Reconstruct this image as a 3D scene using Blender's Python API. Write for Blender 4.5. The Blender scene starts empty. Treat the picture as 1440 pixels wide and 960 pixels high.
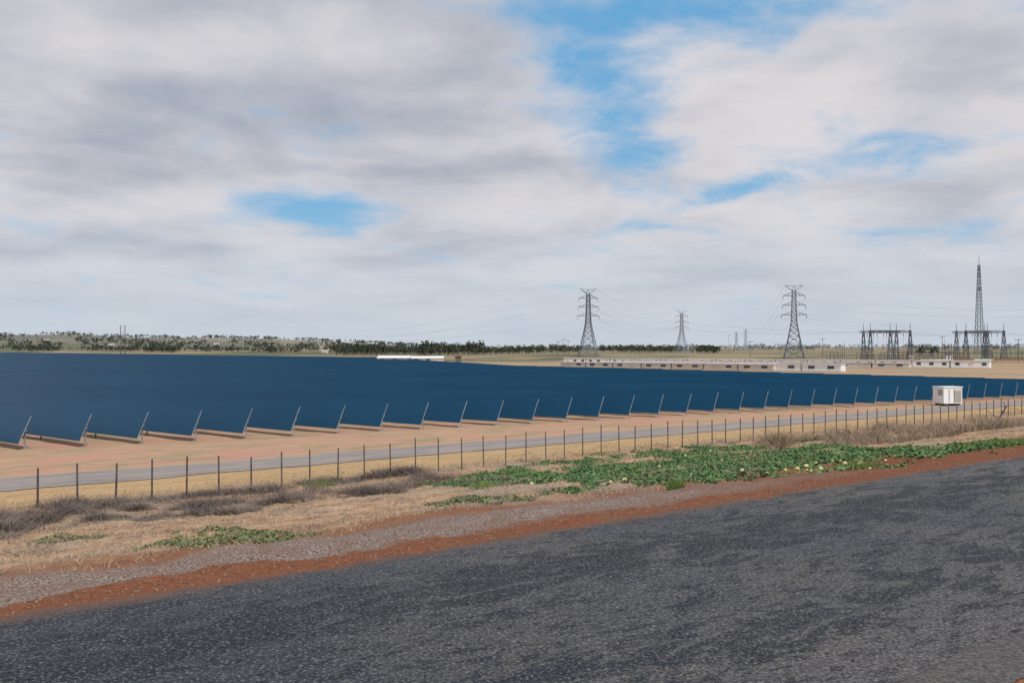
import bpy, math, random
import numpy as np
from mathutils import Vector
random.seed(5); rng=np.random.default_rng(7)
S=bpy.context.scene
U=np.array([.762,.648]); V=np.array([-.648,.762])
def smooth(a,b,x):
    t=np.clip((np.asarray(x,float)-a)/(b-a),0,1); return t*t*(3-2*t)
def _h(ix,iy,s):
    n=(ix*374761393+iy*668265263+s*1442695041)&0x7fffffff
    n=((n^(n>>13))*1274126177)&0x7fffffff
    return ((n^(n>>16))&0xffff)/65535.0
def vnoise(x,y,s=0):
    x=np.asarray(x,float); y=np.asarray(y,float)
    ix=np.floor(x).astype(np.int64); iy=np.floor(y).astype(np.int64)
    fx=x-ix; fy=y-iy; fx=fx*fx*(3-2*fx); fy=fy*fy*(3-2*fy)
    a=_h(ix,iy,s); b=_h(ix+1,iy,s); c=_h(ix,iy+1,s); d=_h(ix+1,iy+1,s)
    return (a*(1-fx)+b*fx)*(1-fy)+(c*(1-fx)+d*fx)*fy
def fbm(x,y,o=4,s=0):
    t=0;a=.5;n=0
    for i in range(o):
        t=t+a*vnoise(np.asarray(x)*2**i,np.asarray(y)*2**i,s+i); n+=a; a*=.5
    return t/n
# ---------------------------------------------------------------- terrain
def terr(x,y):
    x=np.asarray(x,float); y=np.asarray(y,float)
    u=x*U[0]+y*U[1]; v=x*V[0]+y*V[1]
    z=np.where(v>13, 2.8-(v-13)*.1217, 2.8)
    z=np.where(v>36, 0.0, z)
    z=np.where((v>30)&(v<=40), np.interp(v,[30,33,36,40],[.73,.33,.1,0]), z)
    z=np.where(v<1, 2.8-2.8*smooth(1,-28,v), z)
    road=((v>4.3)&(v<13.0))
    rough=smooth(13.2,15,v)*(1-smooth(44,46,v))
    z=z+rough*((fbm(u*.45,v*.45,3,3)-.5)*.36+(fbm(u*2.2,v*2.2,3,9)-.5)*.17)
    farm=smooth(51,53,v)*(1-smooth(120,200,v))
    z=z+farm*(fbm(u*.5,v*.5,2,5)-.5)*.12
    z=np.where(road,z-.03,z)
    r=np.hypot(x,y); az=np.arctan2(x,y)
    front=(np.abs(az)<1.9)
    z=z+np.where(front,3.2*smooth(450,700,r)*smooth(-.10,.08,az),0)
    amp=10+44*smooth(.02,-.34,az)*(.75+.5*fbm(az*11,r*.0006,3,17))+7*fbm(az*14,r*.001,3,21)
    z=z+smooth(1700,3900,r)*amp
    z=z-np.where(r>5000,(r-5000)*.03,0)
    return z
def uv(u,v): return u*U[0]+v*V[0], u*U[1]+v*V[1]
# ---------------------------------------------------------------- node helper
class NT:
    def __init__(s,name,rough=.9,spec=.2):
        s.m=bpy.data.materials.new(name); s.m.use_nodes=True; s.t=s.m.node_tree; s.n=s.t.nodes
        s.b=s.n['Principled BSDF']; s.b.inputs['Roughness'].default_value=rough
        s.b.inputs['Specular IOR Level'].default_value=spec
    def set(s,i,v):
        if hasattr(v,'is_output') : s.t.links.new(v,i)
        elif isinstance(v,(tuple,list)):
            i.default_value = (*v,1) if (len(v)==3 and i.type=='RGBA') else v
        else: i.default_value=v
    def new(s,t,**k):
        n=s.n.new(t)
        for a,b in k.items(): setattr(n,a,b)
        return n
    def math(s,op,a,b=0.0,c=None,clamp=False):
        n=s.new('ShaderNodeMath',operation=op,use_clamp=clamp); s.set(n.inputs[0],a); s.set(n.inputs[1],b)
        if c is not None: s.set(n.inputs[2],c)
        return n.outputs[0]
    def vm(s,op,a,b):
        n=s.new('ShaderNodeVectorMath',operation=op); s.set(n.inputs[0],a); s.set(n.inputs[1],b)
        return n.outputs['Value'] if op in('DOT_PRODUCT','LENGTH') else n.outputs[0]
    def mix(s,f,a,b,bt='MIX'):
        n=s.new('ShaderNodeMix',data_type='RGBA',blend_type=bt); s.set(n.inputs['Factor'],f)
        s.set(n.inputs[6],a); s.set(n.inputs[7],b); return n.outputs[2]
    def noise(s,vec,scale,detail=4,rough=.55,dist=0):
        n=s.new('ShaderNodeTexNoise'); s.set(n.inputs['Vector'],vec); n.inputs['Scale'].default_value=scale
        n.inputs['Detail'].default_value=detail; n.inputs['Roughness'].default_value=rough
        n.inputs['Distortion'].default_value=dist; return n.outputs['Fac']
    def voro(s,vec,scale,out='Distance',rand=1):
        n=s.new('ShaderNodeTexVoronoi'); s.set(n.inputs['Vector'],vec); n.inputs['Scale'].default_value=scale
        n.inputs['Randomness'].default_value=rand
        return n.outputs[out]
    def ss(s,x,a,b,lo=0.,hi=1.):
        n=s.new('ShaderNodeMapRange',interpolation_type='SMOOTHSTEP'); s.set(n.inputs[0],x)
        n.inputs[1].default_value=a; n.inputs[2].default_value=b; n.inputs[3].default_value=lo; n.inputs[4].default_value=hi
        return n.outputs[0]
    def comb(s,x,y,z=0.0):
        n=s.new('ShaderNodeCombineXYZ'); s.set(n.inputs[0],x); s.set(n.inputs[1],y); s.set(n.inputs[2],z); return n.outputs[0]
    def bump(s,h,strength=.5,dist=.02):
        n=s.new('ShaderNodeBump'); n.inputs['Strength'].default_value=strength; n.inputs['Distance'].default_value=dist
        s.set(n.inputs['Height'],h); s.t.links.new(n.outputs[0],s.b.inputs['Normal'])
    def pos(s): return s.new('ShaderNodeNewGeometry').outputs['Position']
    def rnd(s): return s.new('ShaderNodeNewGeometry').outputs['Random Per Island']
    def out(s,c): s.set(s.b.inputs['Base Color'],c); return s.m
    def uv(s):
        p=s.pos(); return p, s.vm('DOT_PRODUCT',p,(U[0],U[1],0)), s.vm('DOT_PRODUCT',p,(V[0],V[1],0))
def varied(name,c1,c2,scale=.8,rough=.7,spec=.3,island=False,metal=0):
    n=NT(name,rough,spec); p=n.pos(); f=n.ss(n.noise(p,scale,2),.3,.7)
    if island: f=n.math('ADD',n.math('MULTIPLY',f,.5),n.math('MULTIPLY',n.rnd(),.5))
    n.b.inputs['Metallic'].default_value=metal
    return n.out(n.mix(f,c1,c2))
def mat_ground():
    n=NT('ground_soil',.95,.1); p,u,v=n.uv()
    big=n.noise(p,.18,2,.6); mid=n.noise(p,.9,4,.65); fine=n.noise(p,8,3,.75); grit=n.noise(p,26,1,.7)
    vn=n.math('ADD',v,n.math('MULTIPLY',n.math('SUBTRACT',n.noise(n.comb(n.math('MULTIPLY',u,.35),v),.55,5,.7),.5),3.4))
    sand=n.mix(n.ss(mid,.38,.66),(.49,.325,.20),(.29,.17,.10))
    sand=n.mix(n.ss(big,.45,.68),sand,(.34,.265,.195))
    sand=n.mix(n.ss(n.noise(n.comb(n.math('MULTIPLY',u,.5),v),.75,4,.7),.52,.66,0,.75),sand,(.20,.14,.10))
    sand=n.mix(n.ss(fine,.5,.72,0,.65),sand,(.58,.46,.34))
    sand=n.mix(n.ss(fine,.47,.33,0,.7),sand,(.15,.09,.06))
    red=n.mix(n.ss(fine,.35,.7),(.235,.088,.042),(.12,.046,.024))
    red=n.mix(n.ss(grit,.55,.72,0,.6),red,(.33,.20,.14))
    grav=n.mix(n.ss(grit,.38,.62),(.35,.28,.24),(.10,.07,.06))
    grav=n.mix(n.ss(mid,.45,.7,0,.6),grav,(.20,.11,.075))
    yel=n.mix(n.ss(fine,.35,.7),(.52,.37,.20),(.36,.23,.12))
    farm=n.mix(n.ss(mid,.35,.7),(.49,.315,.215),(.41,.27,.175))
    farm=n.mix(n.ss(n.noise(n.comb(n.math('MULTIPLY',u,.4),v),.5,3,.6),.46,.64,0,.65),farm,(.29,.26,.14))
    farm=n.mix(n.ss(n.noise(p,.23,1,.5),.5,.66,0,.7),farm,(.50,.265,.20))
    c=n.mix(n.ss(vn,14.2,15.0),red,grav)
    gr_right=n.ss(u,16,30)
    c=n.mix(gr_right,c,red)
    c=n.mix(n.ss(vn,17.2,18.8),c,n.mix(n.math('MULTIPLY',n.ss(vn,22,18.5),.8),sand,red))
    c=n.mix(n.ss(vn,41,42.2),c,yel)
    c=n.mix(n.ss(vn,50.2,52),c,farm)
    fld=n.voro(n.vm('MULTIPLY',p,(1,.45,0)),.0028,'Color')
    sx=n.new('ShaderNodeSeparateColor'); n.set(sx.inputs[0],fld)
    far=n.mix(n.ss(sx.outputs[0],.2,.8),(.32,.25,.16),(.14,.14,.085))
    far=n.mix(n.ss(n.noise(p,.012,4,.65),.43,.60,0,.85),far,(.085,.10,.06))
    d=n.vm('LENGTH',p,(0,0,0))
    right=n.mix(n.ss(n.noise(p,.02,3,.6),.4,.6),(.43,.285,.185),(.32,.25,.165))
    c=n.mix(n.ss(d,200,300),c,right)
    c=n.mix(n.ss(d,430,560),c,far)
    c=n.mix(n.ss(d,1500,4500,0,.5),c,(.21,.24,.26))  # distance haze painted into the far ground colour as blue-grey
    c=n.mix(n.ss(v,3.0,4.5,1,0),c,red)
    n.bump(n.math('ADD',n.math('MULTIPLY',fine,.8),n.math('MULTIPLY',grit,.4)),1.0,.07)
    return n.out(c)
def mat_road():
    n=NT('chip_seal_asphalt',.9,.2); p,u,v=n.uv()
    st=n.noise(n.comb(n.math('MULTIPLY',u,.36),v),2.0,6,.75,.6)
    st2=n.noise(n.comb(n.math('MULTIPLY',u,.45),v),7.0,4,.78,.4)
    big=n.noise(p,.25,2,.5)
    agg=n.noise(p,24,3,.9)
    base=n.mix(n.ss(big,.35,.65),(.108,.106,.107),(.072,.082,.097))
    base=n.mix(n.ss(v,9.5,4.9,0,.5),base,(.165,.148,.135))
    base=n.mix(n.ss(u,14,36,0,.6),base,(.18,.172,.165))
    base=n.mix(n.ss(u,12,2,0,.6),base,(.036,.046,.062))
    w=n.math('MAXIMUM',n.ss(n.math('ABSOLUTE',n.math('SUBTRACT',v,10.6)),1.7,.2),n.ss(n.math('ABSOLUTE',n.math('SUBTRACT',v,7.0)),1.0,.1,0,.7))
    dk=n.math('MULTIPLY',n.ss(n.math('ADD',st,n.math('MULTIPLY',w,.09)),.50,.61),.88)
    c=n.mix(dk,base,(.025,.031,.042))
    c=n.mix(n.ss(st2,.51,.62,0,.75),c,(.017,.022,.031))
    c=n.mix(n.ss(agg,.55,.67,0,.8),c,(.36,.34,.32))
    c=n.mix(n.ss(agg,.48,.38,0,.9),c,(.009,.011,.016))
    c=n.mix(n.ss(n.math('ADD',v,n.math('MULTIPLY',n.noise(p,1.5,3),.8)),12.9,13.6,0,.8),c,(.18,.095,.065))
    n.bump(agg,1.0,.035)
    return n.out(c)
def mat_shoulder():
    n=NT('shoulder_bitumen',.9,.2); p=n.pos(); a=n.noise(p,22,3,.8)
    c=n.mix(n.ss(a,.4,.65),(.055,.055,.06),(.15,.135,.125)); n.bump(a,.6,.02); return n.out(c)
def mat_track():
    n=NT('gravel_track',.95,.1); p,u,v=n.uv()
    c=n.mix(n.ss(n.noise(n.comb(n.math('MULTIPLY',u,.2),v),1.2,4,.6),.35,.65),(.31,.27,.245),(.23,.21,.205))
    c=n.mix(n.ss(n.noise(p,6,4,.7),.5,.75,0,.5),c,(.38,.31,.26))
    return n.out(c)
def mat_panel():
    n=NT('solar_glass',.38,.16); p,u,v=n.uv()
    fr=n.math('FRACT',n.math('MULTIPLY',v,.95)); ln=n.math('LESS_THAN',fr,.03)
    c=n.mix(n.ss(n.noise(p,.05,2),.3,.7),(.004,.052,.112),(.007,.064,.136))
    c=n.mix(n.math('MULTIPLY',ln,.12),c,(.06,.12,.2))
    return n.out(c)
M={}
M['ground']=mat_ground(); M['road']=mat_road(); M['shoulder']=mat_shoulder(); M['track']=mat_track(); M['panel']=mat_panel()
M['alu']=varied('aluminium_frame',(.20,.23,.26),(.30,.33,.36),2,.6,.2)
M['galv']=varied('galvanised_steel',(.10,.13,.16),(.16,.19,.22),.5,.6,.3)
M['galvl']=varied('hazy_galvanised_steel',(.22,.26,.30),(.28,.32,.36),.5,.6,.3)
M['dark']=varied('dark_steel',(.05,.065,.085),(.08,.10,.125),.5,.6,.3)
M['post']=varied('weathered_picket',(.07,.055,.05),(.14,.12,.11),3,.8,.2)
M['white']=varied('white_paint',(.74,.75,.76),(.82,.82,.81),.6,.5,.4)
M['cream']=varied('cream_cladding',(.52,.47,.42),(.62,.58,.53),.3,.6,.3)
M['vent']=varied('dark_opening',(.05,.055,.06),(.10,.11,.12),1,.7,.2)
M['rust']=varied('oxide_red',(.35,.12,.08),(.28,.10,.07),1,.8,.2)
M['wood']=varied('weathered_timber',(.10,.085,.07),(.18,.15,.12),2,.9,.1)
M['leaf_far']=varied('eucalypt_foliage',(.022,.038,.024),(.060,.075,.045),.12,.9,.1,True)
M['leaf_mid']=varied('dry_bushland_foliage',(.030,.044,.040),(.075,.095,.07),.02,.9,.1,True)
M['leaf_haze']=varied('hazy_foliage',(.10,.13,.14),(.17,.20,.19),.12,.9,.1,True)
M['vine']=varied('vine_leaf',(.035,.105,.035),(.15,.25,.09),.7,.6,.3,True)
M['vine_dull']=varied('low_herb_leaf',(.09,.13,.05),(.20,.22,.11),.7,.7,.2,True)
M['straw']=varied('straw',(.34,.24,.13),(.58,.47,.31),.9,.9,.1,True)
M['scrub']=varied('dead_scrub',(.07,.056,.050),(.30,.25,.22),.6,.9,.1,True)
M['scrub_tan']=varied('dry_bush',(.16,.12,.085),(.42,.33,.24),.6,.9,.1,True)
M['green_grass']=varied('green_grass',(.08,.15,.03),(.22,.28,.08),.9,.8,.2,True)
M['melon']=varied('melon_skin',(.55,.50,.18),(.66,.62,.36),6,.5,.3)
M['stone']=varied('stone',(.17,.09,.06),(.36,.27,.21),4,.9,.1,True)
# ---------------------------------------------------------------- mesh builder
class MB:
    def __init__(s): s.v=[];s.f=[];s.m=[]
    def quadbox(s,pts,mi=0):
        b=len(s.v); s.v+= [tuple(map(float,p)) for p in pts]
        for f in((0,3,2,1),(4,5,6,7),(0,1,5,4),(1,2,6,5),(2,3,7,6),(3,0,4,7)): s.f.append([b+i for i in f]); s.m.append(mi)
    def box(s,c,sz,ang=0,mi=0):
        cx,cy,cz=c; a,b,h=sz[0]/2,sz[1]/2,sz[2]/2; ca,sa=math.cos(ang),math.sin(ang); P=[]
        for dz in(-h,h):
            for dx,dy in((-a,-b),(a,-b),(a,b),(-a,b)): P.append((cx+dx*ca-dy*sa,cy+dx*sa+dy*ca,cz+dz))
        s.quadbox(P,mi)
    def beam(s,p,q,w,mi=0,w2=None):
        p=np.array(p,float);q=np.array(q,float);d=q-p;L=np.linalg.norm(d)
        if L<1e-6:return
        d/=L; a=np.cross(d,(0,0,1.) if abs(d[2])<.95 else (1.,0,0)); a/=np.linalg.norm(a); b=np.cross(d,a)
        w2=w if w2 is None else w2; P=[]
        for o,ww in((p,w),(q,w2)):
            for x,y in((-1,-1),(1,-1),(1,1),(-1,1)): P.append(o+(a*x+b*y)*ww/2)
        s.quadbox(P,mi)
    def obj(s,name,mats,parent=None,smoothf=False):
        me=bpy.data.meshes.new(name); me.from_pydata(s.v,[],s.f)
        for m in mats: me.materials.append(M[m])
        if len(mats)>1: me.polygons.foreach_set('material_index',s.m)
        if smoothf: me.polygons.foreach_set('use_smooth',[True]*len(me.polygons))
        me.update(); o=bpy.data.objects.new(name,me); S.collection.objects.link(o)
        if parent: o.parent=parent
        return o
def arr_obj(name,verts,n_per,mat,parent=None):
    verts=np.asarray(verts,np.float32).reshape(-1,3); N=len(verts)//n_per
    me=bpy.data.meshes.new(name); me.vertices.add(len(verts)); me.vertices.foreach_set('co',verts.ravel())
    me.loops.add(N*n_per); me.loops.foreach_set('vertex_index',np.arange(N*n_per,dtype=np.int32))
    me.polygons.add(N); me.polygons.foreach_set('loop_start',np.arange(0,N*n_per,n_per,dtype=np.int32))
    me.polygons.foreach_set('loop_total',np.full(N,n_per,np.int32)); me.materials.append(M[mat])
    me.update(); me.validate(); o=bpy.data.objects.new(name,me); S.collection.objects.link(o)
    if parent:o.parent=parent
    return o
def empty(name,loc=(0,0,0)):
    o=bpy.data.objects.new(name,None); S.collection.objects.link(o); return o
def grid(name,X,Y,Z,mat):
    nu,nv=X.shape; vs=np.stack([X,Y,Z],-1).reshape(-1,3).astype(np.float32)
    i,j=np.meshgrid(np.arange(nu-1),np.arange(nv-1),indexing='ij'); a=(i*nv+j).ravel()
    F=np.stack([a,a+nv,a+nv+1,a+1],-1).astype(np.int32)
    me=bpy.data.meshes.new(name); me.vertices.add(len(vs)); me.vertices.foreach_set('co',vs.ravel())
    me.loops.add(F.size); me.loops.foreach_set('vertex_index',F.ravel()); me.polygons.add(len(F))
    me.polygons.foreach_set('loop_start',np.arange(0,F.size,4,dtype=np.int32)); me.polygons.foreach_set('loop_total',np.full(len(F),4,np.int32))
    me.polygons.foreach_set('use_smooth',np.ones(len(F),bool)); me.materials.append(M[mat]); me.update(); me.validate()
    o=bpy.data.objects.new(name,me); S.collection.objects.link(o); return o
def lines(lo,hi,step,far_lo,far_hi,g=1.09):
    a=list(np.arange(lo,hi+1e-6,step)); s=step;x=hi
    while x<far_hi: s*=g; x+=s; a.append(x)
    s=step;x=lo; b=[]
    while x>far_lo: s*=g; x-=s; b.append(x)
    return np.array(b[::-1]+a)
ul=lines(0,85,.25,-9000,11000,1.07); vl=lines(12,47,.17,-9000,11000,1.07)
GU,GV=np.meshgrid(ul,vl,indexing='ij'); GX,GY=GU*U[0]+GV*V[0],GU*U[1]+GV*V[1]
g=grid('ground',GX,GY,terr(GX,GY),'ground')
uu=np.concatenate([np.arange(-60,-5,1.),np.arange(-5,90,.12),np.arange(90,400,4.)])
def strip(name,v0,v1,z,mat,j0=.0,j1=.12,nv=6,sd=3):
    e0=v0+(fbm(uu*1.3,uu*0,4,sd)-.5)*j0*2; e1=v1+(fbm(uu*1.1,uu*0+5,5,sd+7)-.5)*j1*2
    t=np.linspace(0,1,nv)[None,:]; VV=e0[:,None]*(1-t)+e1[:,None]*t; UU=np.repeat(uu[:,None],nv,1)
    return grid(name,UU*U[0]+VV*V[0],UU*U[1]+VV*V[1],np.full_like(UU,0)+z,mat)
strip('road',4.95,13.0,2.80,'road',.10,.24)
strip('road_shoulder',4.2,5.1,2.795,'shoulder',.15,.02,4,11)
def strip_t(name,v0,v1,mat):
    e0=v0+(fbm(uu*.4,uu*0,4,31)-.5)*.8; e1=v1+(fbm(uu*.4,uu*0+5,4,37)-.5)*.8
    t=np.linspace(0,1,4)[None,:]; VV=e0[:,None]*(1-t)+e1[:,None]*t; UU=np.repeat(uu[:,None],4,1)
    return grid(name,UU*U[0]+VV*V[0],UU*U[1]+VV*V[1],np.full_like(UU,.03),mat)
strip_t('gravel_track',46.2,50.8,'track')
# ---------------------------------------------------------------- solar rows
R=np.array([-.74,.673]); Nn=np.array([.673,.74])
BX=[74,40,0,-73,-924]; BY=[130,192,257,539,1797]; BN=[Nn[0]*a+Nn[1]*b for a,b in zip(BX,BY)]
farm=empty('solar_panel_array')
pan=MB(); leg=MB(); frm=MB()
tu,tz0,tz1=.70,.40,2.05
def P(u): return np.array([u*U[0]+(66.3-.11*u)*V[0],u*U[1]+(66.3-.11*u)*V[1]])
n0=Nn@P(0); us=19.5-3.4*5
nval=n0+.978*us
nrm=np.array([U[0]*(tz1-tz0),U[1]*(tz1-tz0),-tu]); nrm/=np.linalg.norm(nrm)
while nval<706:
    if nval<BN[0]: st=P((nval-n0)/.978)
    else: st=np.array([np.interp(nval,BN,BX),np.interp(nval,BN,BY)])
    L=max((st[0]+.62*st[1]+60)/.323,60)
    def pt(t,f,off=0,zo=0):
        b=st+R*t+U*(tu*f); return np.array([b[0],b[1],tz0+(tz1-tz0)*f+zo])+nrm*off
    t=0.0
    while t<L:
        t2=min(t+42.0,L)
        a0,a1,b1,b0=pt(t,0),pt(t2,0),pt(t2,1),pt(t,1); th=nrm*.05
        pan.quadbox([a0,a1,a1+th,a0+th,b0,b1,b1+th,b0+th])
        if nval<200 and t==0:
            frm.beam(pt(-.02,0,.02),pt(-.02,1,.02),.035)
            frm.beam(pt(t,-.01,.02),pt(t2,-.01,.02),.02)
        t=t2+.03
    if nval<190:
        frm.beam(pt(.1,.5,.12),pt(min(L,80),.5,.12),.12)
        for q in np.arange(.35,60,6.5):
            m=pt(q,.5,.16); leg.beam((m[0],m[1],-.1),m,.08)
    nval+=3.4*.978
pan.obj('glass_modules',['panel'],farm); frm.obj('module_frames',['alu'],farm); leg.obj('support_legs',['alu'],farm)
# ---------------------------------------------------------------- fence
fence=empty('wire_fence'); fp=MB(); fw=MB()
pu=10.67-1.43*5; tops=[]
while pu<140:
    x,y=uv(pu,40+random.uniform(-.05,.05)); z=float(terr(x,y)); h=1.58+random.uniform(-.04,.05)
    lx,ly=random.uniform(-.03,.03),random.uniform(-.03,.03)
    fp.beam((x,y,z-.1),(x+lx,y+ly,z+h),.062,0,.055); tops.append((x,y,z)); pu+=1.43
for a,b in zip(tops[:-1],tops[1:]):
    for hz in(.3,.6,.9,1.2,1.5): fw.beam((a[0],a[1],a[2]+hz),(b[0],b[1],b[2]+hz),.008)
fp.obj('fence_posts',['post'],fence); fw.obj('fence_wires',['galv'],fence)
# ---------------------------------------------------------------- lattice structures
def lattice(mb,base,levels,leg_w,br_w,mi=0,ang=0,x2=True):
    ca,sa=math.cos(ang),math.sin(ang); cs=[]
    for z,h in levels:
        cs.append([np.array([base[0]+(dx*ca-dy*sa)*h,base[1]+(dx*sa+dy*ca)*h,base[2]+z]) for dx,dy in((-1,-1),(1,-1),(1,1),(-1,1))])
    for A,B in zip(cs[:-1],cs[1:]):
        for i in range(4):
            j=(i+1)%4; mb.beam(A[i],B[i],leg_w,mi); mb.beam(A[i],B[j],br_w,mi)
            if x2: mb.beam(A[j],B[i],br_w,mi); mb.beam(B[i],B[j],br_w,mi)
    return cs
def tower(x,y,H,ang,s=1.0,mat='galv'):
    z=float(terr(x,y))-.3; mb=MB(); lw,bw=.34*s,.19*s
    lv=[(0,.135*H),(.12*H,.108*H),(.22*H,.088*H),(.31*H,.070*H),(.39*H,.055*H),(.46*H,.043*H),(.52*H,.036*H),(.58*H,.033*H),(.65*H,.03*H),(.72*H,.028*H),(.79*H,.026*H),(.86*H,.024*H),(.93*H,.022*H)]
    lattice(mb,(x,y,z),lv,lw,bw,0,ang); ca,sa=math.cos(ang),math.sin(ang); tips=[]
    def pnt(a,b,zz): return (x+a*ca-b*sa,y+a*sa+b*ca,z+zz)
    for zz,arm in((.60,.165),(.73,.155),(.86,.145)):
        for sd in(-1,1):
            tip=pnt(sd*arm*H,0,zz*H)
            for b in(-.03*H,.03*H):
                mb.beam(pnt(sd*.028*H,b,zz*H),tip,bw*1.2); mb.beam(pnt(sd*.026*H,b*.8,zz*H+.045*H),tip,bw)
            for q in(.35,.65):
                xa=sd*(.028+(arm-.028)*q)*H; mb.beam(pnt(xa,0,zz*H),pnt(xa,0,zz*H+.045*H*(1-q)),bw)
            ins=pnt(sd*arm*H,0,zz*H-.045*H); mb.beam(tip,ins,.22*s,1); tips.append(ins)
    for sd in(-1,1):
        tip=pnt(sd*.12*H,0,H); mb.beam(pnt(sd*.022*H,.02*H,.93*H),tip,bw*1.1); mb.beam(pnt(sd*.022*H,-.02*H,.93*H),tip,bw*1.1); mb.beam(pnt(0,0,.985*H),tip,bw); tips.append(tip)
    for sd in(-1,1): mb.beam(pnt(sd*.022*H,0,.93*H),pnt(0,0,.99*H),bw)
    mb.obj('transmission_tower',[mat,'dark']); return tips
TA=tower(46,600,41,math.radians(8),1.1); TB=tower(153,540,40,math.radians(-12),1.1)
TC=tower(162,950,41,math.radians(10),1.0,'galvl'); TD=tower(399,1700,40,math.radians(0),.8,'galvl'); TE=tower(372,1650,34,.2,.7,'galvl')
def gantry(x0,x1,y,H,dy=14):
    z=float(terr((x0+x1)/2,y))-.2; mb=MB(); ends=[]
    for k,yy in enumerate((y,y+dy)):
        cols=[x0,(x0+x1)/2,x1] if k==0 else [x0+1.5,x1-1.5]
        for cx in cols:
            lattice(mb,(cx,yy,z),[(0,1.25)]+[(H*q,1.25-.95*q) for q in(.25,.5,.75,1.0)],.24,.12,0,0,False)
            mb.beam((cx,yy,z+H),(cx,yy,z+H+4.2),.24,0,.12)
        for a in(-.5,.5):
            for h in(-.8,.1): mb.beam((x0-.6,yy+a,z+H+h),(x1+.6,yy+a,z+H+h),.24)
            n=12
            for i in range(n):
                xa=x0+(x1-x0)*i/n; xb=x0+(x1-x0)*(i+1)/n; lo,hi=((-.8,.1) if i%2 else (.1,-.8))
                mb.beam((xa,yy+a,z+H+lo),(xb,yy+a,z+H+hi),.14)
        for q in(.17,.33,.67,.83):
            xx=x0+(x1-x0)*q; mb.beam((xx,yy,z+H-.9),(xx,yy,z+H-3.0),.22,1); mb.beam((xx,yy,z+H-3.4),(xx,yy,z+5.2),.05,0); ends.append((xx,yy,z+H-.4))
    mb.obj('substation_gantry',['dark','rust']); return ends
G1=gantry(180,200,500,15.0); G2=gantry(228,247,500,14.5)
mm=MB(); bx,by=291,620; bz=float(terr(bx,by))-.2
lattice(mm,(bx,by,bz),[(i*4.3,2.3-1.8*min(1,i/13)) for i in range(14)],.26,.13); mm.beam((bx,by,bz+56),(bx,by,bz+62),.3,0,.15)
mm.beam((bx,by-1,bz+40),(bx,by-1,bz+42.2),.9,0); mm.obj('communications_mast',['galv'])
def wire(mb,a,b,sag,w=.045,n=14):
    a=np.array(a);b=np.array(b);pr=a
    for i in range(1,n+1):
        t=i/n; q=a*(1-t)+b*t; q=q-np.array([0,0,4*sag*t*(1-t)]); mb.beam(pr,q,w); pr=q
wm=MB()
for a,b in zip(TA,TC): wire(wm,a,b,9)
for a,b in zip(TB,TD): wire(wm,a,b,14)
for i in range(4): wire(wm,TA[i],G1[i],4); wire(wm,TB[i],G2[i],3)
for i,tp in enumerate(TA): wire(wm,tp,(-330+i*3,1500,26+4*(i%4)),12,.035)
for i in range(4): wire(wm,G1[i],G2[i],2); wire(wm,G2[i],(360,470+i*5,18),4); wire(wm,TB[i+2],(420,520+i*3,30+i),6)
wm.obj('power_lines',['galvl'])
sub=empty('substation_yard'); sm=MB()
for i in range(60):
    x=random.uniform(165,320); y=random.uniform(480,550); z=float(terr(x,y)); t=random.random()
    if t<.5:
        for o in(-2,0,2): sm.beam((x+o,y,z),(x+o,y,z+2.2),.18,0); sm.beam((x+o,y,z+2.2),(x+o,y,z+3.8),.24,2 if i%3 else 1)
        sm.beam((x-2.4,y,z+3.8),(x+2.4,y,z+3.8),.14,0)
    elif t<.62:
        sm.box((x,y,z+1.3),(3.0,2.2,2.6),0,3); sm.box((x,y,z+2.85),(2.2,1.4,.5),0,0)
        for o in(-.9,0,.9): sm.beam((x+o,y,z+3.1),(x+o*1.3,y,z+4.4),.2,1)
    else: sm.beam((x,y,z),(x,y,z+random.uniform(4,10)),.22,0,.1)
for i in range(60):
    x=150+i*3.2; y=474; z=float(terr(x,y)); sm.beam((x,y,z),(x,y,z+2.0),.10,0)
    sm.box((x+1.6,y+1.5,z+.75),(3.1,.2,.7),0,1 if vnoise(i*.35,2,3)>.4 else 3)
sm.obj('switchgear',['dark','rust','galv','cream'],sub)
def pole(x,y,H,arms=1,w=.26,hframe=False):
    z=float(terr(x,y))-.2; mb=MB()
    for o in((-2.2,2.2) if hframe else (0,)): mb.beam((x+o,y,z),(x+o,y,z+H),w,0,w*.7)
    for i in range(arms):
        zz=z+H-.8-i*2.2; mb.beam((x-3.6 if hframe else x-1.5,y,zz),(x+3.6 if hframe else x+1.5,y,zz),.18)
        for q in(-1.3,0,1.3): mb.beam((x+q*(2.3 if hframe else 1),y,zz),(x+q*(2.3 if hframe else 1),y,zz+.5),.13)
    if hframe: mb.beam((x-2.2,y,z+H*.6),(x+2.2,y,z+H*.85),.18); mb.beam((x+2.2,y,z+H*.6),(x-2.2,y,z+H*.85),.18)
    mb.obj('utility_pole',['wood'])
pole(-391,1000,31,2,.7,True)
for px,d,H in((785,620,10),(792,640,11),(799,660,10),(1055,560,10),(1157,600,11),(1325,560,12),(1338,440,9),(1395,450,8),(1432,460,11),(1025,900,17),(912,760,8)):
    pole((px-720)/1400*d,d,H,1)
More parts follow.
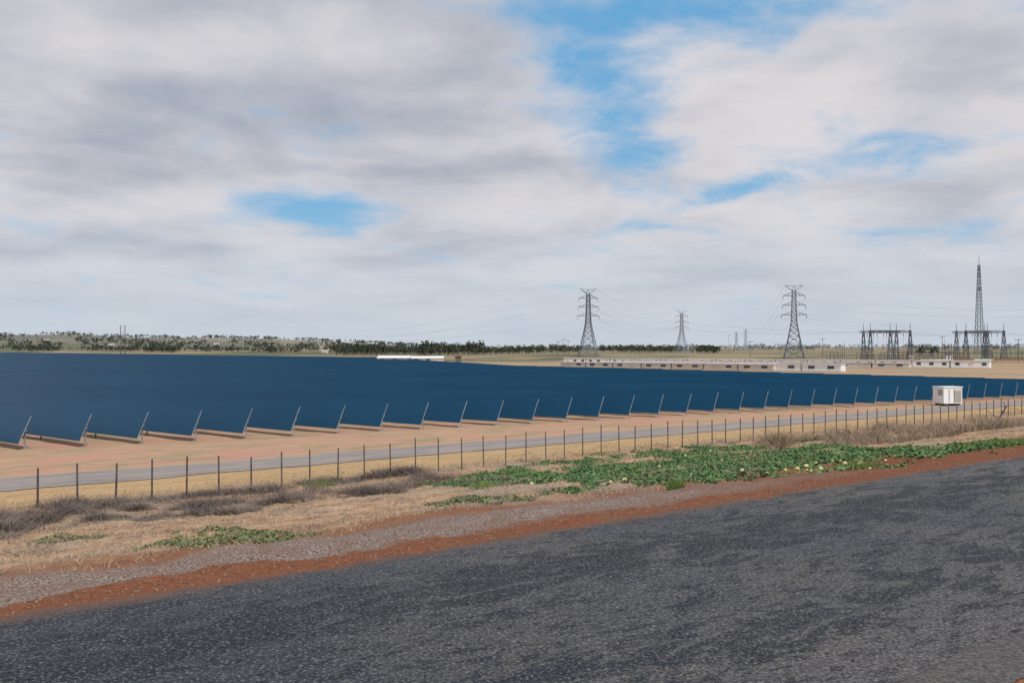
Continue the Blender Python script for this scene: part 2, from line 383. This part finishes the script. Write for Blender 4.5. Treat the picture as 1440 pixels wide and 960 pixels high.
# ---------------------------------------------------------------- buildings
def battery_row(p0,p1,length,gap,h,dep,wall,pitch):
    p0=np.array(p0,float);p1=np.array(p1,float);d=p1-p0;L=np.linalg.norm(d);d/=L;ang=math.atan2(d[1],d[0]); n=np.array([d[1],-d[0]])
    par=empty('battery_storage_row'); mb=MB(); t=0; k=0
    while t+length<=L:
        c=p0+d*(t+length/2); z=float(terr(c[0],c[1]))
        mb.box((c[0],c[1],z+.1+h/2),(length,dep,h),ang,0)
        mb.box((c[0],c[1],z+.1+h+.07),(length+gap+.02,dep+.5,.14),ang,3)
        f=c+n*(dep/2+.02); q=-length/2+pitch*.5
        while q<length/2-.5:
            g2=f+d*q; mb.box((g2[0],g2[1],z+.1+h*.56),(pitch*.34,.06,h*.42),ang,1 if (k%5) else 2); q+=pitch; k+=1
        t+=length+gap
    mb.obj('enclosures',[wall,'vent','cream','white'],par)
battery_row((23.7,442),(161,325),12.0,.6,2.25,2.6,'white',4.2)
battery_row((45,400),(136,322),12.0,.6,1.6,2.6,'cream',6.0)
battery_row((33,338),(97,266),12,.5,1.95,2.6,'white',6.0)
battery_row((18,352),(80,283),12,.5,1.7,2.6,'cream',6.0)
def shed(x0,x1,y,dep,h,pitch,wall='cream',roof='white'):
    z=float(terr((x0+x1)/2,y)); par=empty('equipment_shed'); w=MB(); w.box(((x0+x1)/2,y+dep/2,z+h/2),(x1-x0,dep,h)); w.obj('walls',[wall],par)
    r=MB(); a,b=x0-.4,x1+.4; ya,yb=y-.4,y+dep+.4; ym=(ya+yb)/2
    r.quadbox([(a,ya,z+h),(b,ya,z+h),(b,ym,z+h+pitch),(a,ym,z+h+pitch),(a,ya,z+h+.15),(b,ya,z+h+.15),(b,ym,z+h+pitch+.15),(a,ym,z+h+pitch+.15)])
    r.quadbox([(a,ym,z+h+pitch),(b,ym,z+h+pitch),(b,yb,z+h),(a,yb,z+h),(a,ym,z+h+pitch+.15),(b,ym,z+h+pitch+.15),(b,yb,z+h+.15),(a,yb,z+h+.15)])
    r.obj('roof',[roof],par); dd=MB()
    for q in np.arange(x0+2,x1-2,5): dd.box((q,y-.03,z+1.2),(1.6,.06,2.2))
    dd.obj('doors',['vent'],par)
shed(-56,-43,415,12,2.6,.9); shed(-42,-29,415,11,2.5,.8)
shed(-22.8,-20.6,400,3,3.3,.4,'wood','wood')
for px,d,wd,h in((185,2300,14,4),(452,1800,12,4),(150,2250,16,4),(60,2500,16,4),(300,2400,14,4)):
    xx=(px-720)/1400*d; shed(xx,xx+wd,d,10,h,1.5,'cream','cream')
def cabin():
    par=empty('inverter_cabin'); x,y=47.0,107.5; z=float(terr(x,y)); ang=math.radians(16); ca,sa=math.cos(ang),math.sin(ang)
    def W(a,b,c): return (x+a*ca-b*sa,y+a*sa+b*ca,z+c)
    b=MB(); b.box(W(0,0,1.12),(2.35,1.7,1.7),ang,0); b.obj('body',['white'],par)
    r=MB(); r.box(W(0,0,2.02),(2.5,1.85,.1),ang); r.obj('roof',['white'],par)
    s=MB()
    for q in(-1,1): s.box(W(q*.8,0,.12),(.25,1.6,.3),ang)
    s.obj('skids',['dark'],par)
    v=MB()
    v.box(W(.62,-.87,1.12),(.85,.05,1.4),ang,0)
    for q in range(6): v.box(W(.62,-.91,.55+q*.2),(.75,.05,.04),ang,1)
    v.box(W(-.5,-.87,1.1),(.04,.04,1.4),ang,1); v.box(W(.13,-.87,1.1),(.04,.04,1.4),ang,1)
    for q in range(5): v.box(W(-1.19,-.3,1.2+q*.12),(.05,.7,.04),ang,1)
    v.obj('louvres_and_door',['cream','vent'],par)
cabin()
# ---------------------------------------------------------------- distant trees
def treeline(name,trees,mat,dens=60,k=.13):
    par=empty(name); q=[]; tr=MB()
    for x,y,h in trees:
        z=float(terr(x,y)); nl=random.randint(3,6); w=h*random.uniform(.35,.6)
        tr.beam((x,y,z-.3),(x+random.uniform(-.4,.4),y,z+h*.6),h*.05,0,h*.02)
        for l in range(nl):
            lx=x+random.gauss(0,w*.5); lz=z+h*random.uniform(.3,.82); ly=y+random.gauss(0,w*.5); r=h*random.uniform(.15,.26)
            tr.beam((x,y,z+h*.3),(lx,ly,lz),h*.025)
            m=dens//nl; c=rng.normal(0,1,(m,3)); c/=np.linalg.norm(c,axis=1)[:,None]; c*=(rng.random((m,1))**.4)*r*np.array([1.25,1.25,.8]); c+=np.array([lx,ly,lz])
            a=rng.normal(0,1,(m,3)); a/=np.linalg.norm(a,axis=1)[:,None]; b=np.cross(a,rng.normal(0,1,(m,3))); b/=np.linalg.norm(b,axis=1)[:,None]
            s=h*k*rng.uniform(.5,1,(m,1))*.6
            q.append(np.stack([c-a*s,c-b*s*.7,c+a*s,c+b*s*.7],1))
    arr_obj('foliage',np.concatenate(q),4,mat,par); tr.obj('trunks',['wood'],par)
def spread(n,px0,px1,d0,d1,h0,h1,clus=None,th=.42):
    L=[]
    while len(L)<n:
        px=random.uniform(px0,px1); d=random.uniform(d0,d1)
        if clus is not None and vnoise(px*.03,d*.004,clus)<th : continue
        L.append(((px-720)/1400*d,d,random.uniform(h0,h1)))
    return L
treeline('distant_trees',spread(800,-160,600,1950,2700,7,13,3,.42)+spread(640,-200,680,2800,4200,8,15,8,.42)+spread(260,-160,420,1850,1980,7,12,23,.4),'leaf_mid',22,.30)
treeline('eucalyptus_trees',spread(44,470,545,1050,1300,10,16)+spread(64,590,680,1000,1300,10,17)+spread(130,380,640,1300,1500,7,12,4)+spread(14,20,75,1750,1800,9,15)+spread(50,200,420,1750,1850,9,13,6),'leaf_far',60,.17)
treeline('shrub_belt',spread(340,670,1010,1000,1300,6,10,5,.25)+spread(60,0,450,1850,2000,5,9,2)+spread(9,965,1010,700,760,5,8),'leaf_far',34,.21)
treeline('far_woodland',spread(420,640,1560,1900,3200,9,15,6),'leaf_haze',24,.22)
treeline('roadside_trees',spread(6,1285,1318,560,600,5,7),'leaf_far',80,.15)
# ---------------------------------------------------------------- low vegetation
def leaves(name,u,v,hmax,s,mat,clump=2.0,flat=.6):
    x,y=uv(u,v); n=len(u); z=terr(x,y)+.01+hmax*rng.random(n)*np.clip(2.6*fbm(u*clump,v*clump,3,44)-.7,.05,2)
    c=np.stack([x,y,z],1); up=np.tile([0,0,1.],(n,1))+rng.normal(0,flat,(n,3)); up/=np.linalg.norm(up,axis=1)[:,None]
    a=np.cross(up,rng.normal(0,1,(n,3))); a/=np.linalg.norm(a,axis=1)[:,None]; b=np.cross(up,a)
    ss=(s*rng.uniform(.5,1.2,n))[:,None]
    return arr_obj(name,np.stack([c-a*ss,c-b*ss*.6+a*ss*.2,c+a*ss,c+b*ss*.6+a*ss*.2],1),4,mat)
def blades(name,u,v,h,w,mat,lean=.5,parent=None,clump=None):
    x,y=uv(u,v); n=len(u); z=terr(x,y)-.01; hh=h*rng.uniform(.4,1.1,n); th=rng.uniform(0,2*np.pi,n); ph=rng.uniform(0,2*np.pi,n)
    if clump: hh=hh*np.clip(3.4*fbm(u*clump,v*clump,3,144)-1.05,.10,1.7)
    dx,dy=np.cos(th)*w/2,np.sin(th)*w/2; l=lean*hh*rng.uniform(.2,1.6,n)
    A=np.stack([x-dx,y-dy,z],1);B=np.stack([x+dx,y+dy,z],1);C=np.stack([x+np.cos(ph)*l,y+np.sin(ph)*l,z+hh],1)
    return arr_obj(name,np.stack([A,B,C],1),3,mat,parent)
def inpoly(u,v,poly):
    r=np.zeros(len(u),bool); j=len(poly)-1
    for i in range(len(poly)):
        xi,yi=poly[i];xj,yj=poly[j]
        c=((yi>v)!=(yj>v))&(u<(xj-xi)*(v-yi)/((yj-yi)+1e-9)+xi); r^=c; j=i
    return r
patch=[(29.5,38.8),(26,36.5),(24,28),(21.5,21.5),(24.5,17.5),(30,15.8),(40,15.2),(45,16.4),(41,19),(40,24),(50,31),(61,37),(45,39.5)]
def sample(n,u0,u1,v0,v1,f):
    us_,vs_=[],[]; c=0
    while c<n:
        a=rng.uniform(u0,u1,60000); b=rng.uniform(v0,v1,60000); m=f(a,b); us_.append(a[m]); vs_.append(b[m]); c+=m.sum()
        if m.sum()==0: break
    return np.concatenate(us_)[:n],np.concatenate(vs_)[:n]
def pm(a,b):
    wu=a+(fbm(a*.5,b*.5,3,61)-.5)*6; wv=b+(fbm(a*.5,b*.5,3,67)-.5)*5
    thr=.475+.07*smooth(22,34,b)*smooth(30,38,a)
    return inpoly(wu,wv,patch)&(fbm(a*.33,b*.45,4,71)+.75*(fbm(a*1.3,b*1.3,3,75)-.5)+.35*(rng.random(len(a))-.5)>thr)
a,b=sample(50000,18,66,13.8,40,pm); leaves('melon_vines',a,b,.16,.08,'vine',1.6,.8)
def ell(c):
    def f(a,b):
        r=np.zeros(len(a),bool)
        for cu,cv,ru,rv in c: r|=(((a-cu)/ru)**2+((b-cv)/rv)**2+(fbm(a*1.6,b*1.6,3,81)-.5)*2.2)<.8
        return r&(fbm(a*2.5,b*2.5,2,83)+.4*(rng.random(len(a))-.5)>.45)
    return f
a,b=sample(14000,0,66,14,39,ell([(9.3,20.2,1.6,2.2),(17.6,22.3,1.5,1.8),(6.5,33.5,1.6,1.3),(4.8,27,1,1),(8.3,28,1,.8),(33,25,3,2),(3.9,18.2,.5,.5)])); leaves('ground_herbs',a,b,.09,.05,'vine_dull')
def scr(a,b):
    m=(b>31.0+3.4*fbm(a*.6,a*0,3,91))&(b<40.5)&(a>6.5)&(a<28); return m&(fbm(a*.6,b*.8,4,93)+.25*(rng.random(len(a))-.5)>.515)
a,b=sample(46000,6,28,31,41,scr); blades('dead_scrub',a,b,.38,.022,'scrub',1.8,None,.9)
def scr2(a,b): return (b>27)&(b<38.5)&(a>50)&(a<84)&(fbm(a*.35,b*.5,4,101)>.52)
a,b=sample(26000,50,84,26,39,scr2); blades('dry_brush',a,b,.70,.035,'scrub_tan',1.3,None,.5)
def st(a,b): return (fbm(a*.7,b*.7,4,111)+.2*(rng.random(len(a))-.5)>.5)
a,b=sample(55000,2,80,18,45,st); blades('dry_grass',a,b,.12,.014,'straw',1.4)
a,b=sample(14000,4,120,40.2,43,st); blades('fence_line_grass',a,b,.22,.02,'straw',.8)
def scr3(a,b): return (fbm(a*.8,b*1.2,4,121)+.2*(rng.random(len(a))-.5)>.60)
a,b=sample(26000,3,60,19,41,scr3); blades('dead_weeds',a,b,.17,.016,'scrub',1.5)
tu_,tv_=[],[]
for cu,cv,n,r in((20.5,17.4,220,.14),(27.6,16.1,300,.25),(37,15.6,600,.9),(39,16,600,.9),(35,15.9,300,.6),(22,39,250,.4),(96,37,500,1.2),(55,37,300,.8),(24,30,200,.3),(30,36,200,.5)):
    tu_.append(rng.normal(cu,r,n)); tv_.append(rng.normal(cv,r*.6,n))
blades('green_grass_tufts',np.concatenate(tu_),np.concatenate(tv_),.36,.02,'green_grass',.5)
mel=MB()
import bmesh
bm=bmesh.new(); bmesh.ops.create_icosphere(bm,subdivisions=2,radius=1); sv=[v.co.copy() for v in bm.verts]; sf=[[v.index for v in f.verts] for f in bm.faces]; bm.free()
def blob(mb,x,y,z,r,fl=.85):
    o=len(mb.v); ax=random.uniform(.9,1.15)
    for c in sv: mb.v.append((x+c.x*r*ax,y+c.y*r,z+c.z*r*fl))
    for f in sf: mb.f.append([o+i for i in f]); mb.m.append(0)
cl=[(26,18.2,1.1,8),(29,17.3,1.0,7),(31,18.5,1.6,5),(24,22,.8,3),(27,27,2,5),(35,30,4,5),(33,21,3,4),(44,31,5,3)]
for cu,cv,r,n in cl:
    for i in range(n):
        x,y=uv(random.gauss(cu,r),random.gauss(cv,r*.8)); rr=random.uniform(.045,.08); blob(mel,x,y,float(terr(x,y))+rr*.8+.02,rr)
mel.obj('wild_melons',['melon'],None,True)
sn=MB()
a=rng.uniform(0,50,4200); b=13.1+np.abs(rng.normal(0,2.6,4200)); xs,ys=uv(a,b); zs=terr(xs,ys)
for x,y,z in zip(xs,ys,zs):
    r=random.uniform(.006,.018); sn.box((x,y,z+r*.3),(r*2,r*random.uniform(1.2,2.2),r*1.3),random.uniform(0,3))
sn.obj('loose_gravel',['stone'])
db=MB(); x,y=uv(76,33.5); z=float(terr(x,y))
db.beam((x,y,z),(x+1.1,y+.3,z+1.5),.16,0,.06); db.beam((x+.4,y,z+.5),(x-.5,y,z+1.1),.08,0,.03); db.beam((x+.7,y+.1,z+1),(x+1.3,y,z+1.0),.06,0,.02); db.beam((x+.9,y+.2,z+1.3),(x+.7,y,z+1.9),.05,0,.02)
db.obj('dead_branch',['dark'])
# ---------------------------------------------------------------- sky
w=bpy.data.worlds.new('World'); S.world=w; w.use_nodes=True
sd=Vector((.48,-.88,0)).normalized(); el=math.radians(50)
sv_=Vector((sd.x*math.cos(el),sd.y*math.cos(el),math.sin(el)))
class WT(NT):
    def __init__(s): s.t=w.node_tree; s.n=s.t.nodes
W=WT(); bg=W.n['Background']; bg.inputs[1].default_value=.1
try:
    w.cycles.sampling_method='MANUAL'; w.cycles.sample_map_resolution=256
except Exception: pass
sky=W.new('ShaderNodeTexSky',sky_type='NISHITA'); sky.sun_disc=False; sky.sun_elevation=el; sky.sun_rotation=math.atan2(sd.x,sd.y)
sky.air_density=1.2; sky.dust_density=.6; sky.ozone_density=2.5
D=W.new('ShaderNodeTexCoord').outputs['Generated']
sp=W.new('ShaderNodeSeparateXYZ'); W.set(sp.inputs[0],D); X,Y,Z=sp.outputs
Zc=W.math('MAXIMUM',Z,0.0); den=W.math('ADD',Zc,.17)
pv=W.comb(W.math('DIVIDE',X,den),W.math('DIVIDE',Y,den),0.0)
n1=W.noise(W.vm('ADD',pv,(3.1,1.7,0)),1.7,6,.56,.3)
n2=W.noise(W.vm('ADD',pv,(8.1,-4.7,2)),4.2,5,.6,.3)
ypos=W.math('GREATER_THAN',Y,0.0)
def hole(px,py,rx,rz,rot,amp):
    Xp=(px-720)/1400; Zp=(492-py)/1400; L=math.sqrt(1+Xp*Xp+Zp*Zp); cx,cz=Xp/L,Zp/L
    c,s_=math.cos(rot),math.sin(rot)
    # rotated, scaled coordinates as single dot products of the sky direction
    a=W.math('SUBTRACT',W.vm('DOT_PRODUCT',D,(c/rx,0,s_/rx)),(cx*c+cz*s_)/rx)
    b=W.math('SUBTRACT',W.vm('DOT_PRODUCT',D,(-s_/rz,0,c/rz)),(cz*c-cx*s_)/rz)
    r=W.math('MULTIPLY_ADD',a,a,W.math('MULTIPLY',b,b))
    return W.math('MULTIPLY',W.math('POWER',.3679,r),amp)
hs=[(835,130,.080,.052,-1.1,.44),(950,15,.16,.034,.05,.42),(890,110,.10,.05,.4,.14),(430,288,.085,.020,-.05,.36),(1250,222,.12,.016,.15,.26),(1010,275,.10,.016,.3,.28),(275,205,.035,.03,0,.26),(1390,300,.07,.018,0,.22),(900,190,.05,.035,.3,.24),
    (1130,105,.17,.035,.3,-.20),(560,60,.2,.05,0,-.16),(180,100,.2,.1,0,-.12),(700,215,.09,.03,-.4,-.14)]
tot=None
for h in hs:
    o=hole(*h); tot=o if tot is None else W.math('ADD',tot,o)
tot=W.math('MULTIPLY',tot,ypos)
cov=W.math('ADD',.58,W.math('ADD',W.math('MULTIPLY',W.math('SUBTRACT',n1,.5),1.2),W.math('MULTIPLY',W.math('SUBTRACT',n2,.5),.8)))
cov=W.math('SUBTRACT',cov,tot)
cf=W.ss(cov,.08,.58)
n3=W.noise(W.vm('ADD',pv,(1.3,9.2,5)),1.6,5,.52,.3)
tn=None
for h in ((330,150,.30,.045,-.08,.26),(640,125,.10,.045,.1,.14),(80,210,.2,.03,0,.12),(700,30,.06,.04,0,.1),(150,320,.2,.012,0,.08),(1150,170,.28,.05,.25,-.10),(220,55,.2,.03,0,-.16),(560,215,.2,.022,.1,-.14)):
    o=hole(*h); tn=o if tn is None else W.math('ADD',tn,o)
tn=W.math('MULTIPLY',tn,ypos)
tone=W.math('ADD',W.math('ADD',W.math('MULTIPLY',W.math('SUBTRACT',n3,.5),1.0),.46),tn)
tone=W.math('ADD',tone,W.math('MULTIPLY',W.math('SUBTRACT',cov,.6),.30))
cc=W.mix(W.ss(tone,.28,.82),(7.3,7.0,7.2),(3.5,3.9,4.75))
blue=W.mix(.75,sky.outputs[0],(1.3,4.2,7.3))
c=W.mix(W.math('MULTIPLY',cf,.98),blue,cc)
hz=W.ss(Z,.17,0.0,0,.85)
c=W.mix(hz,c,(5.6,6.3,7.1))
W.set(bg.inputs[0],c)
sl=bpy.data.lights.new('sun','SUN'); sl.energy=2.9; sl.angle=math.radians(.5); sl.color=(1,.96,.91)
so=bpy.data.objects.new('sun',sl); so.rotation_euler=sv_.to_track_quat('Z','Y').to_euler(); S.collection.objects.link(so)
cd=bpy.data.cameras.new('camera'); cd.lens=35; cd.sensor_width=36; cd.clip_end=30000; cd.clip_start=.1
co=bpy.data.objects.new('camera',cd); co.location=(0,0,6); co.rotation_euler=(math.radians(90.49),0,0); S.collection.objects.link(co); S.camera=co
S.view_settings.view_transform='Standard'; S.view_settings.look='None'; S.view_settings.exposure=0
